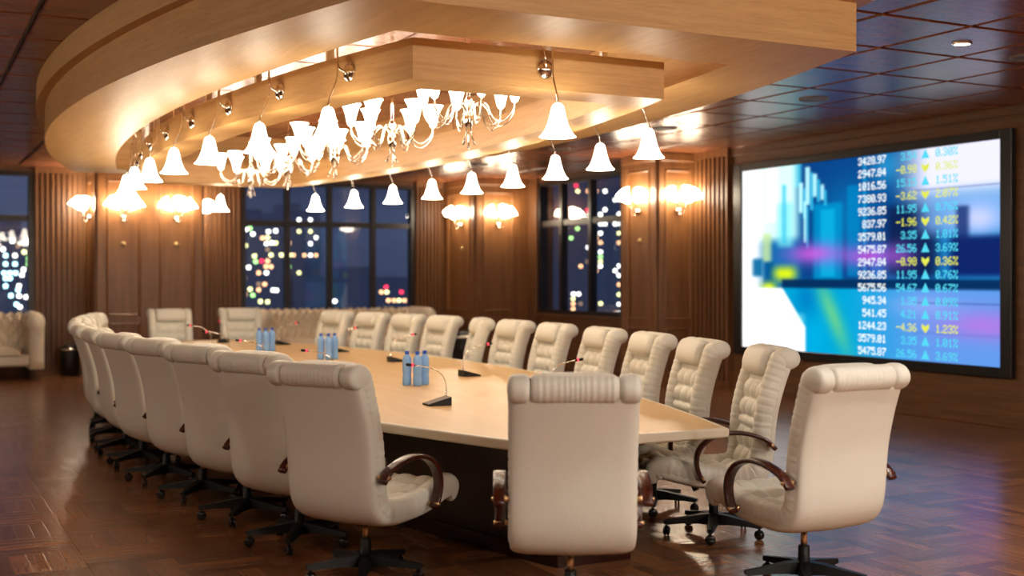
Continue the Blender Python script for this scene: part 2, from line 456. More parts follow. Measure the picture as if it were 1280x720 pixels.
# ---- chandeliers
def tulip(r, h):
    P = [(.06,0),(.22,.03),(.34,.12),(.42,.28),(.50,.46),(.60,.64),(.74,.82),(.90,.94),(1.0,1.0)]
    return [(a*r, b_*h) for a, b_ in P]
def make_chandelier():
    r = empty('chandelier')       # z=0 at the tip of the drops
    rod = MB(); rod.tube([(0,0,.16),(0,0,ZC-2.5)], .012, 10); rod.lathe([(.002,ZC-2.5-.06),(.05,ZC-2.5-.05),(.07,ZC-2.5-.01),(.07,ZC-2.5)], 18, caps=True); rod.build('rod', M['chrome'], r)
    hub = MB(); hub.lathe([(.004,.13),(.022,.15),(.034,.19),(.034,.24),(.02,.29),(.03,.33),(.012,.37)], 16, caps=True); hub.build('hub', M['chrome'], r)
    for k in range(4):
        dm = MB(); a = k*PI/2+.4
        if k == 3: pts = [(0,0,.16),(0,0,.06),(0,0,.0)]
        else:
            a = k*2*PI/3
            pts = [(.018*math.cos(a),.018*math.sin(a),.18),(.022*math.cos(a),.022*math.sin(a),.11),(.05*math.cos(a),.05*math.sin(a),.03)]
        P = catmull(pts, 12); dm.tube(P, [.005]*7+[.006,.008,.009,.010,.009], 8); dm.build('drop', M['chrome'], r)
    for k in range(6):
        a = k*PI/3+.35; ca, sa = math.cos(a), math.sin(a)
        am = MB()
        for dz, dr in ((0, 0), (-.035, .02)):
            pr = [(.02,.24),(.035,.29+dz*.3),(.085,.325+dz*.4),(.135,.30+dz),(.17,.22+dz),(.225,.185+dz),(.285+dr*.5,.215+dz*.7),(.325+dr*.3,.27),(.33,.315)]
            am.tube([(q.x*ca, q.x*sa, q.z) for q in catmull([(p, 0, z) for p, z in pr], 30)], .0055, 6)
        arm = am.build('arm', M['chrome'], r)
        sh = MB(); sh.lathe(tulip(.082, .18), 18, Matrix.Translation((.33*ca, .33*sa, .315)))
        sh.build('tulip_shade', M['shade'], arm)
    return r
ch0 = make_chandelier()
cl = ['chandelier of lit white tulip shades nearest the camera, inside the light frame',
      'second chandelier of lit tulip shades from the near end of the light frame',
      'third and middle chandelier of lit tulip shades inside the light frame',
      'fourth chandelier of lit tulip shades, next to the farthest one',
      'farthest chandelier of lit tulip shades at the far end of the light frame']
for i, y in enumerate((7.5, 8.95, 10.4, 11.85, 13.3)):
    o = ch0 if i == 0 else copy_tree(ch0)
    o.location = (XC, y, 2.5); o.rotation_euler = (0, 0, i*.37)
    tag(o, cl[i], 'chandelier', 'chandeliers above the table')

# ---- wall sconces
def make_sconce():
    r = empty('wall_sconce')      # local +X points off the wall
    b = MB(); Mx = Matrix.Rotation(PI/2, 4, 'Y')
    b.lathe([(.002,.06),(.02,.058),(.034,.04),(.05,.02),(.055,0)], 18, Mx, caps=True); b.build('back_plate', M['chrome'], r)
    for k in range(3):
        a = (k-1)*math.radians(78)
        dx, dy = math.cos(a), math.sin(a)
        arm = MB()
        P = catmull([(.05,0,.0),(.06+.02*dx,.02*dy,-.06),(.07+.05*dx,.05*dy,-.04),(.08+.07*dx,.07*dy,.06),(.08+(.10 if k != 1 else .07)*dx,.10*dy,.15)], 24)
        arm.tube(P, .0055, 6); ao = arm.build('arm', M['chrome'], r)
        s = MB()
        T = Matrix.Translation(P[-1]+Vector((0, 0, -.01))) @ Matrix.Rotation(a, 4, 'Z') @ Matrix.Rotation(math.radians(52 if k != 1 else 40), 4, 'Y')
        s.lathe(tulip(.108, .195), 18, T); s.build('tulip_shade', M['sconce'], ao)
    return r
sc0 = make_sconce(); scs = [
 ((2.80-.03, 20.45, 2.58), PI, 'three-armed lit wall sconce on the left side of the panelled pier at left'),
 ((3.215, 20.0-.03, 2.58), -PI/2, 'three-armed lit wall sconce on the left front panel of the pier at left'),
 ((4.06, 20.0-.03, 2.58), -PI/2, 'three-armed lit wall sconce on the right front panel of the pier at left'),
 ((4.48+.03, 20.45, 2.58), 0, 'lit wall sconce on the right side of the pier at left, partly hidden by it'),
 ((9.36-.03, 20.15, 2.58), PI, 'lit wall sconce on the left side of the corner pier between the two windows'),
 ((9.81, 19.6-.03, 2.58), -PI/2, 'lit wall sconce on the front panel of the corner pier between the two windows'),
 ((9.79-.03, 14.8, 2.58), PI, 'lit wall sconce on the left side of the pier between window and screen'),
 ((10.125, 14.34-.03, 2.58), -PI/2, 'lit wall sconce on the front panel of the pier nearest the screen')]
for i, (p, rz, lb) in enumerate(scs):
    o = sc0 if i == 0 else copy_tree(sc0)
    o.location = p; o.rotation_euler = (0, 0, rz); tag(o, lb, 'wall lamp', 'three-armed wall sconces on the piers')
# added unseen sconces on front and left walls; fill lamps brighten chairs and canopy
for x, y, rz, pw in ((1.6,YN,PI/2,230), (3.9,YN,PI/2,230), (6.2,YN,PI/2,250), (8.5,YN,PI/2,250), (XL,3.5,0,60), (XL,8.0,0,60), (XL,12.5,0,50)):
    o = copy_tree(sc0); o.location = (x, y, 2.58); o.rotation_euler = (0, 0, rz)
    if y == YN: tag(o, 'added three-armed fill sconce on the unseen wall behind the viewer', 'wall lamp', 'added fill sconces behind the viewer')
    else: tag(o, 'added three-armed fill sconce on the unseen left wall', 'wall lamp', 'added fill sconces on the left wall')
    l = bpy.data.lights.new('added_fill_lamp', 'POINT'); l.energy = pw; l.color = (1,.95,.87); l.shadow_soft_size = .12
    lo = bpy.data.objects.new('added_fill_lamp', l); COL.objects.link(lo); lo.parent = o; lo.location = (.42, 0, .30)
# small round brass buttons on the panels
def button(p, rz, lb, first=[None]):
    if first[0] is None:
        b = MB(); b.lathe([(.002,.03),(.02,.028),(.032,.016),(.036,0)], 16, Matrix.Rotation(PI/2, 4, 'Y'), caps=True)
        first[0] = o = b.build('wall_button', M['knob'])
    else: o = copy_tree(first[0])
    o.location = p; o.rotation_euler = (0, 0, rz); tag(o, lb, 'wall button', 'small round buttons under the sconces')
button((3.215, 20.0-.003, 2.15), -PI/2, 'small round brass button below the sconce on the left front panel of the left pier')
button((4.06, 20.0-.003, 2.15), -PI/2, 'small round brass button below the sconce on the right front panel of the left pier')
button((9.36-.003, 20.15, 2.15), PI, 'small round brass button below the sconce on the corner pier')
button((9.79-.003, 14.8, 2.15), PI, 'small round brass button below the sconce beside the third window')

# ---- ceiling speakers and downlights
def disc(name, x, y, r, mat, label, cat, group):
    o = empty(name, (x, y, ZC)); tag(o, label, cat, group)
    t = MB(); t.lathe([(r,.005),(r*1.0,-.012),(r*.86,-.016),(r*.84,-.008)], 28); t.build('trim_ring', M['grey'] if 'speaker' in name else M['chrome'], o)
    g = MB(); g.lathe([(r*.86,-.008),(.001,-.0075)], 28); g.build('grille' if 'speaker' in name else 'lamp_disc', mat, o)
    return o
disc('ceiling_speaker', 8.30, 9.35, .15, M['grey'], 'round grey ceiling speaker in front of the upper left corner of the screen', 'ceiling speaker', 'round ceiling speakers')
disc('ceiling_speaker', 8.30, 6.75, .15, M['grey'], 'round grey ceiling speaker at the right edge beside the downlight', 'ceiling speaker', 'round ceiling speakers')
disc('ceiling_speaker', 8.30, 12.0, .15, M['grey'], 'round grey ceiling speaker above the rightmost bell pendant', 'ceiling speaker', 'round ceiling speakers')
disc('ceiling_speaker', 8.30, 14.6, .15, M['grey'], 'round grey ceiling speaker behind the bell pendants near the third window', 'ceiling speaker', 'round ceiling speakers')
disc('ceiling_speaker', 8.30, 17.2, .15, M['grey'], 'round grey ceiling speaker far back above the corner pier', 'ceiling speaker', 'round ceiling speakers')
def downlight(x, y, power, label):
    o = disc('ceiling_downlight', x, y, .075, M['lamp'], label, 'downlight', 'recessed ceiling downlights')
    l = bpy.data.lights.new('downlight_lamp', 'SPOT'); l.energy = power; l.color = (1,.93,.82); l.spot_size = math.radians(120); l.spot_blend = .9; l.shadow_soft_size = .08
    lo = bpy.data.objects.new('downlight_lamp', l); COL.objects.link(lo); lo.parent = o; lo.location = (0, 0, -.03)
downlight(7.36, 6.6, 120, 'small bright recessed downlight in the ceiling above the screen side')
for i, (x, y) in enumerate(((1.7,1.6), (3.9,.7), (5.2,1.6), (7.36,1.6), (4.2,2.9), (6.6,3.6))):  # extra downlights out of view, added to brighten the chair backs
    downlight(x, y, 230, 'added fill downlight in the near part of the ceiling, out of view')

# ------------------------------------------------------------------ conference table
tb = empty('conference_table', (X0, Y0, 0)); tag(tb, 'long oval conference table with pale veneer top and cream edge on a dark base', 'table')
TA, TC, TY0, TY1 = 1.63, .0344, 5.33, 16.07
thalf = lambda y: TA-TC*(y-Y0)**2
TO = outline(TA, TC, TY0, TY1, 48)
m = MB(); m.prism(offset_poly(TO, .028), .70, .7585); rel(m.build('table_top', M['table']), tb)
m = MB()
lo = [(0.034,.7590),(.010,.7590),(.002,.755),(0,.748),(0,.716),(.003,.709),(.010,.705),(.034,.705)]
loops = [[(x, y, z) for x, y in offset_poly(TO, d)] for d, z in lo]
m.grid(loops+[loops[0]], closed_u=True, smooth=False); rel(m.build('edge_band', M['edge']), tb)
BO = outline(.9, .0272, 5.70, 15.7, 40, X0-.03)
m = MB(); m.prism(BO, 0, .70); rel(m.build('base', M['base']), tb)
PO = offset_poly(BO, -.025)
m = MB(); m.prism(PO, 0, .09); rel(m.build('plinth', M['plinth']), tb)

# ------------------------------------------------------------------ executive chair
def rib(x, k, amp): return amp*(.5+.5*math.sin(x*k))**.7
MID = [(.402,.392),(.422,.412),(.418,.436),(.39,.450),(.34,.446),(.28,.428),(.15,.398),(0,.385),(-.10,.386),(-.18,.402),(-.225,.45),(-.243,.53),(-.252,.64),(-.265,.76),(-.292,.88),(-.325,.99),(-.358,1.08),(-.375,1.125)]
NM = 120
mid = catmull([(0, y, z) for y, z in MID], NM)
def normals(P):
    out = []
    for i in range(len(P)):
        t = (P[min(i+1, len(P)-1)]-P[max(i-1, 0)]).normalized()
        out.append(Vector((0, t.z, -t.y)))     # towards the sitter: for t=-Y -> +Z ; t=+Z -> +Y
    return out
nor = normals(mid)
seglen = sum((b-a).length for a, b in zip(mid, mid[1:]))
def make_chair():
    r = empty('executive_chair')
    # outer shell: smooth leather back and underside
    m = MB(); rows = []
    HW = .288
    for i in range(0, NM-2, 2):
        p, n = mid[i], nor[i]; sct = []
        endk = min(1, (i+1)/6)**.5
        for k in range(28):
            a = 2*PI*k/28; ca, sa = math.cos(a), math.sin(a)
            ex = .22
            x = HW*math.copysign(abs(ca)**ex, ca); d = .046*endk*math.copysign(abs(sa)**.55, sa)
            bulge = .012*(1-(x/HW)**2) if sa < 0 else 0
            sct.append(p+n*(-.016+d-bulge)+Vector((x, 0, 0)))
        rows.append(sct)
    m.grid(rows, closed_u=True, caps=True); m.build('back_shell', M['leather'], r)
    # ruched side bolsters running from seat front up over the top
    tail = [(-.405,1.118),(-.418,1.108)]
    bp = catmull([(0, y, z) for y, z in MID[:-1]]+[(0, -.382, 1.11)]+[(0, y, z) for y, z in tail], 190)
    bn = normals(bp)
    for sx in (-1, 1):
        m = MB(); rows = []
        for i, p in enumerate(bp):
            n = bn[i]; s = i/189*(seglen+.13)
            endk = min(1, (i+.6)/9, (189.5-i)/9)**.5
            top = 1+.10*max(0, (i-168)/21)
            wob = 1+.022*math.sin(s*2*PI/.046+1.3*math.sin(s*13))+.014*math.sin(s*2*PI/.027+math.sin(s*21))
            inner = []
            for k in range(18):
                a = 2*PI*k/18; ca, sa = math.cos(a), math.sin(a)
                rw = wob if True else 1
                x = .053*math.copysign(abs(ca)**.8, ca)*endk*rw*top; d = .062*math.copysign(abs(sa)**.85, sa)*endk*rw*top
                inner.append(p+n*(d+.016)+Vector((sx*.241+x, 0, 0)))
            rows.append(inner)
        m.grid(rows, closed_u=True, caps=True); m.build('side_bolster', M['leather'], r)
    # tufted cushion between the bolsters, in pillow rows
    m = MB(); CW = .195; nx = 36; rows = []
    secs = [(0,.075,3,'t')]+[(a+.05 if a else .075, b_+.05, n_, k_) for a, b_, n_, k_ in [(0,.13,3,'t'),(.13,.26,3,'t'),(.26,.39,3,'t'),(.39,.52,3,'t'),(.52,.63,3,'t'),(.63,.77,3,'t'),(.77,.90,3,'t'),(.90,.965,10,'r'),(.965,1.075,3,'t'),(1.075,1.19,3,'t'),(1.19,1.6,1,'p')]]
    NP = 210; cp = catmull([(0, y, z) for y, z in MID], NP); cn = normals(cp)
    for i in range(NP):
        s = i/(NP-1)*seglen; s = min(s, seglen-1e-6)
        front = []
        for j in range(nx+1):
            x = -CW+2*CW*j/nx; u = j/nx
            for (a, b_, nc, kd) in secs:
                if a <= s < b_: break
            v = (s-a)/(b_-a)
            q = max(0.0, math.sin(PI*v)); f = max(0.0, math.sin(PI*((u*nc) % 1.0)))
            if kd == 't': h = .042*(q*.92+.08)**.5*(f*.8+.2)**.45 - .010
            elif kd == 'r': h = .034*(q)**.5*(.75+.25*f)-.008
            else: h = .018*q**.5
            edge = min(1, (u*nx+.3)/3, ((1-u)*nx+.3)/3)
            endk = min(1, (i+.3)/9)**.5
            front.append(cp[i]+cn[i]*((.028+h*edge)*endk)+Vector((x, 0, 0)))
        back = [cp[i]-cn[i]*(.02*min(1, (i+.5)/6))+Vector((CW-2*CW*j/6, 0, 0)) for j in range(7)]
        rows.append(front+back)
    m.grid(rows, closed_u=True, caps=True); m.build('tufted_cushion', M['leather'], r)
    # head pillow in front, ruched roll behind the top edge
    m = MB(); rows = []
    for j in range(33):
        u = j/32*2-1; x = u*.197; tp = (1-abs(u)**5)**.5*.25+.75
        if j in (0, 32): tp = .55
        sct = []
        for k in range(24):
            a = 2*PI*k/24; ca, sa = math.cos(a), math.sin(a)
            d = .066*math.copysign(abs(ca)**.8, ca); t = .094*math.copysign(abs(sa)**.8, sa)
            w = 1+.012*math.sin(x*210+3*sa)*(1 if sa < 0 else .2)
            c = Vector((x, -.300, 1.082)); T = Vector((0, -.30, .954)); Nn = Vector((0, .954, .30))
            sct.append(c+Nn*d*tp*w+T*t*tp*w)
        rows.append(sct)
    m.grid(rows, closed_u=True, caps=True); m.build('head_pillow', M['leather'], r)
    m = MB(); rows = []
    for j in range(81):
        u = j/80*2-1; x = u*.193
        tp = min(1, .8+.2*math.sqrt(max(0, (1-abs(u))*8)))
        w = 1+.018*math.sin(x*2*PI/.026+1.8*math.sin(x*29+k*.0))
        rows.append([Vector((x, -.408+.055*math.cos(2*PI*k/20)*tp*w, 1.110+.063*math.sin(2*PI*k/20)*tp*w)) for k in range(20)])
    m.grid(rows, closed_u=True, caps=True); m.build('head_roll', M['leather'], r)
    for sx in (-1, 1):
        m = MB(); rows = []
        for j in range(15):
            u = -1+2*j/14; x = sx*.243+.056*u; tp = max(.02, 1-abs(u)**4)**.4
            rows.append([Vector((x, -.385+.080*tp*math.cos(2*PI*k/22), 1.108+.067*tp*math.sin(2*PI*k/22)*(1+.012*math.sin(9*2*PI*k/22)))) for k in range(22)])
        m.grid(rows, closed_u=True, caps=True); m.build('roll_end', M['leather'], r)
    # bent wooden arms
    AP = catmull([(0, y, z) for y, z in [(-.285,.575),(-.235,.625),(-.165,.655),(-.07,.675),(.03,.671),(.12,.638),(.178,.578),(.196,.505),(.178,.43),(.15,.385)]], 44)
    an = normals(AP)
    for sx in (-1, 1):
        m = MB(); rows = []
        for i, p in enumerate(AP):
            q = i/43; hw = .026+.006*math.sin(PI*q); th = .013
            rows.append([p+an[i]*(th*math.copysign(abs(math.sin(a))**.6, math.sin(a)))+Vector((sx*.335+hw*math.copysign(abs(math.cos(a))**.4, math.cos(a)), 0, 0)) for a in [2*PI*k/16 for k in range(16)]])
        m.grid(rows, closed_u=True, caps=True); arm = m.build('armrest', M['mahog'], r)
        for (y, z) in ((-.262,.60), (.160,.405)):
            b = MB(); b.tube([(sx*.262, y, z), (sx*.300, y, z), (sx*.312, y, z)], [.011,.011,.018], 12); b.tube([(sx*.33, y, z), (sx*.368, y, z)], .010, 12)
            b.build('bolt', M['brass'], arm)
    # mechanism, column, star base, casters
    m = MB(); m.box(-.10, .10, -.10, .11, .304, .330, .006); m.box(-.03, .03, -.04, .04, .297, .305, .003); m.tube([(.06,.02,.308), (.20,.02,.302), (.235,.02,.298)], [.006,.006,.013], 8); m.tube([(0,.10,.30),(0,.135,.288)], .02, 12)
    m.build('seat_mechanism', M['black'], r)
    m = MB(); m.tube([(0,0,.2), (0,0,.30)], .0165, 14); m.build('gas_column', M['brass'], r)
    m = MB(); m.lathe([(.005,.06),(.034,.065),(.036,.12),(.034,.128),(.030,.13),(.029,.208),(.026,.214),(.005,.214)], 18, caps=True); m.build('hub', M['black'], r)
    for k in range(5):
        a = 2*PI*k/5+.3; R = Matrix.Rotation(a, 4, 'Z'); m = MB()
        st = [(.02,.036,.065,.135),(.10,.033,.075,.128),(.22,.025,.075,.108),(.30,.021,.070,.096),(.318,.018,.074,.094)]
        rows = [[R @ Vector(q) for q in ((x,-w,z0),(x,w,z0),(x,w*.75,z1),(x,-w*.75,z1))] for x, w, z0, z1 in st]
        m.grid(rows, closed_u=True, smooth=False, caps=True); m.build('base_leg', M['black'], r)
        m = MB(); c = R @ Vector((.296, 0, 0)); tz = a*1.7
        m.tube([(c.x, c.y, .05), (c.x, c.y, .078)], .008, 8)
        RR = Matrix.Translation((c.x, c.y, .029)) @ Matrix.Rotation(tz, 4, 'Z') @ Matrix.Rotation(PI/2, 4, 'X')
        for z0 in (-.017, .004): m.lathe([(.002,z0-.002),(.022,z0-.001),(.029,z0+.004),(.029,z0+.009),(.022,z0+.014),(.002,z0+.015)], 16, RR, caps=True)
        m.build('caster', M['gloss'], r)
    return r
chair0 = make_chair(); cu = [False]
def place_chair(x, y, fx, fy, label, group):
    o = chair0 if not cu[0] else copy_tree(chair0); cu[0] = True
    o.location = (x, y, 0); o.rotation_euler = (0, 0, math.atan2(-fx, fy)); tag(o, label, 'chair', group)
    return o
GL, GR, GE = 'chairs along the left side of the table', 'chairs along the screen side of the table', 'chairs at the table ends'
place_chair(2.82, 4.86, .459, .888, 'cream leather chair seen squarely from behind at the near end of the table', GE)
place_chair(4.16, 4.76, .0, 1, 'cream leather chair at the near right corner of the table, its back towards us', GE)
num = ['first', 'second', 'third', 'fourth', 'fifth', 'sixth', 'seventh', 'eighth', 'ninth', 'tenth', 'eleventh']
LH = [(2.20,5.96,.86,.51),(2.13,6.91,.90,.43),(2.05,7.81,.93,.36),(1.95,8.68,.96,.28),(1.86,9.54,.97,.2)]
for y in (10.42, 11.3, 12.2, 13.1, 14.0, 14.85):
    sl = 2*TC*(y-Y0); LH.append((X0-thalf(y)-.02, y, math.cos(math.atan(sl)), -math.sin(math.atan(sl))))
for i, (x, y, fx, fy) in enumerate(LH):
    place_chair(x, y, fx, fy, "cream leather chair, %s from the near end along the table's left side" % num[i], GL)
RH = [(4.50,5.98,-.93,.37)]
for y in (6.84, 7.77, 8.72, 9.72, 10.6, 11.38, 12.15, 12.94, 13.72, 14.5):
    a = math.atan(2*TC*(y-Y0)); RH.append((X0+thalf(y)+.03, y, -math.cos(a), -math.sin(a)))
for i, (x, y, fx, fy) in enumerate(RH):
    if i == 6: fx, fy = -.95, .31
    place_chair(x, y, fx, fy, "cream leather chair, %s from the near end along the table's screen side" % num[i], GR)
place_chair(3.27, 16.2, 0, -1, 'cream leather chair at the far end of the table, left one of two', GE)
place_chair(4.24, 16.2, 0, -1, 'cream leather chair at the far end of the table, right one of two', GE)

# ------------------------------------------------------------------ things on the table
TZ = .7592
def make_mic():
    r = empty('desk_microphone')       # leans towards local +X
    b = MB()
    rows = [[(-.075,-.06,0),(.085,-.06,0),(.085,-.06,.012),(-.075,-.06,.055)], [(-.075,.06,0),(.085,.06,0),(.085,.06,.012),(-.075,.06,.055)]]
    b.grid(rows, closed_u=True, smooth=False, caps=True); b.build('base', M['black'], r)
    b = MB(); b.add([(-.07,-.055,.0545),(.08,-.055,.0142),(.08,.055,.0142),(-.07,.055,.0545)], [[0,1,2,3]]); 
    b.build('control_plate', M['grille'] if 'grille' in M else M['grey'], r)
    g = MB(); P = catmull([(-.055,0,.045),(-.06,0,.10),(-.05,0,.16),(-.015,0,.21),(.05,0,.245),(.13,0,.262),(.165,0,.267)], 36)
    g.tube(P, [.009]*2+[.007]*2+[.0045]*2+[.0035]*30, 7); g.build('gooseneck', M['chrome'], r)
    h = MB(); h.tube([(.160,0,.2665),(.165,0,.267),(.215,0,.273),(.221,0,.2735)], [.006,.010,.0105,.007], 12); hd = h.build('mic_head', M['black'], r)
    q = MB(); q.tube([(.172,0,.268),(.184,0,.2695)], .0115, 12); q.build('light_ring', M['red'], hd)
    return r
mic0 = make_mic()
mics = [((3.15,7.17), PI-.05, 'desk microphone nearest on the table, beside the nearest three water bottles'),
 ((3.0,8.98), PI, 'desk microphone before the third chair on the left side, its base hidden behind chair backs'),
 ((2.92,10.7), PI, 'desk microphone halfway down the left side of the table'),
 ((3.05,12.6), PI-.1, 'desk microphone in the rear part of the left side of the table'),
 ((3.25,14.3), PI-.2, 'desk microphone farthest along the left side of the table'),
 ((4.0,7.1), 0.0, 'desk microphone whose head shows just over the nearest chair seen from behind'),
 ((4.31,9.15), 0.0, 'desk microphone to the right of the nearest bottles, before the screen-side chairs'),
 ((4.40,11.05), 0.0, 'desk microphone behind the nearest water bottles on the screen side'),
 ((4.41,12.77), 0.05, 'desk microphone just behind the middle three water bottles'),
 ((4.25,14.5), .1, 'desk microphone just behind the farthest three water bottles'),
 ((3.7,15.3), PI/2, 'desk microphone at the far end of the table before the end chairs'),
 ((3.36,6.30), -PI/2-.05, 'desk microphone base at the near end, mostly hidden by the chair seen from behind')]
for i, ((x, y), rz, lb) in enumerate(mics):
    o = mic0 if i == 0 else copy_tree(mic0)
    o.location = (x, y, TZ); o.rotation_euler = (0, 0, rz); tag(o, lb, 'microphone', 'desk microphones on the table')
def make_bottle():
    r = empty('water_bottle'); b = MB()
    b.lathe([(.004,0),(.030,0),(.035,.008),(.0355,.05),(.033,.07),(.031,.085),(.034,.10),(.0355,.12),(.0355,.19),(.0345,.206),(.029,.222),(.019,.234),(.0135,.239),(.0135,.246)], 20, caps=True)
    b.build('bottle_body', M['bottle'], r)
    c = MB(); c.lathe([(.016,.243),(.0165,.245),(.0165,.266),(.015,.269),(.002,.27)], 18, caps=True); c.build('bottle_cap', M['cap'], r)
    return r
bt0 = make_bottle(); first = True
for nm, cx, cy in (('nearest', 3.58, 8.55), ('middle', 3.90, 11.66), ('farthest', 3.69, 13.24)):
    for (dx, dy), pos in (((-.070,.036), 'left'), ((-.014,-.040), 'front middle'), ((.077,.030), 'right')):
        o = bt0 if first else copy_tree(bt0); first = False
        o.location = (cx+dx, cy+dy, TZ)
        tag(o, 'blue water bottle, the %s one of the %s group of three on the table' % (pos, nm), 'bottle', 'water bottles on the table')

# ------------------------------------------------------------------ sofas
def tuft(u, v, nu, nv):
    """diamond tufting height 0..1"""
    a, b_ = u*nu+v*nv, u*nu-v*nv
    fa, fb = abs(math.sin(PI*a)), abs(math.sin(PI*b_))
    return (fa*fb)**.45
def make_sofa(W, nseat):
    """chesterfield facing -Y; origin at floor centre of its front edge"""
    r = empty('chesterfield_sofa'); H = 1.06; D = .95
    m = MB(); m.box(-W/2+.05, W/2-.05, .10, D-.05, .22, .40, .03); m.build('body', M['sofa'], r)
    w = (W-.62)/nseat
    for i in range(nseat):
        x0 = -W/2+.31+i*w; m = MB(); rows = []
        for jy in range(17):
            v = jy/16; row = []
            for jx in range(25):
                u = jx/24; e = min(1, 8*u, 8*(1-u), 8*v, 8*(1-v))
                row.append((x0+.008+(w-.016)*u, .05+(D-.35)*v-.02*math.sin(PI*u), .40+.12*max(e, 0)**.35*(1 if 0 < u < 1 and 0 < v < 1 else 0)))
            rows.append(row)
        m.grid(rows); rows2 = [[(p[0], p[1], .395) for p in rw][::-1] for rw in rows]; m.grid(rows2)
        m.build('seat_cushion', M['sofa'], r)
    # tufted back with rolled top
    m = MB(); rows = []; nx = int(W*90)
    prof = catmull([(0,.62,.42),(0,.64,.60),(0,.66,.78),(0,.65,.92),(0,.66,1.0),(0,.72,1.055),(0,.80,1.06),(0,.88,1.01),(0,.90,.93),(0,.90,.6),(0,.90,.2)], 90); pn = normals(prof)
    nu = round(W/.15)
    for i, p in enumerate(prof):
        row = []
        for j in range(nx+1):
            u = j/nx; x = -W/2+.16+(W-.32)*u
            k = max(0, min(1, (58-i)/10)); h = .08*tuft(u, i/58, nu, 4.5)*k
            row.append(p+pn[i]*(h)+Vector((x, 0, 0)))
        rows.append(row)
    m.grid(rows); m.build('tufted_back', M['sofa'], r)
    for sx in (-1, 1):
        m = MB(); rows = []
        ap = [(-.145,.17),(-.145,.45),(-.15,.80),(-.16,.90),(-.13,1.0),(-.05,1.055),(.04,1.05),(.115,.99),(.135,.90),(.11,.82),(.08,.78),(.08,.5),(.08,.17)]
        pp = catmull([(a, 0, z) for a, z in ap], 60)
        for q in range(15):
            y = .06+(D-.06)*q/14; k = 1 if 0 < q < 14 else .9
            rows.append([Vector((sx*(W/2-.135+p.x*-1*k*1), y - (.03*math.sin(PI*min(1, max(0, (p.z-.7)/.36))) if q == 0 else 0), .17+(p.z-.17)*(1 if k == 1 else .985))) if True else None for p in pp])
        m.grid(rows, closed_u=True, caps=True); ar = m.build('rolled_arm', M['sofa'], r)
    for sx in (-1, 1):
        for y in (.14, D-.14):
            m = MB(); m.lathe([(.022,0),(.026,.02),(.04,.12),(.045,.175)], 14, Matrix.Translation((sx*(W/2-.19), y, 0)), caps=True); m.build('leg', M['sofaleg'], r)
    return r
so = make_sofa(3.3, 3); so.location = (.34, 19.75, 0); tag(so, 'cream tufted chesterfield sofa at the left edge under the first window', 'sofa', 'chesterfield sofas')
so2 = copy_tree(so); so2.location = (7.05, 19.85, 0); tag(so2, 'cream tufted chesterfield sofa under the wide window behind the far chairs', 'sofa', 'chesterfield sofas')

# ------------------------------------------------------------------ waste bins
def make_bin():
    r = empty('waste_bin'); b = MB()
    b.lathe([(.13,0),(.14,.01),(.155,.40),(.155,.42),(.15,.42)], 26, caps=True); b.build('bin_body', M['bin'], r)
    c = MB(); c.lathe([(.158,.415),(.160,.43),(.150,.445)], 26, caps=True); c.build('rim', M['chrome'], r)
    l = MB(); l.lathe([(.150,.44),(.135,.475),(.10,.50),(.05,.515),(.002,.52)], 26); l.build('lid', M['bin'], r)
    return r
b0 = make_bin(); b0.location = (2.46, 20.55, 0); tag(b0, 'black round waste bin with domed lid by the slatted wall beside the left sofa', 'bin', 'black waste bins')
b1 = copy_tree(b0); b1.location = (8.98, 19.3, 0); b1.scale = (1.35, 1.35, 1.25); tag(b1, 'black waste bin before the corner pier, glimpsed between two chairs', 'bin', 'black waste bins')

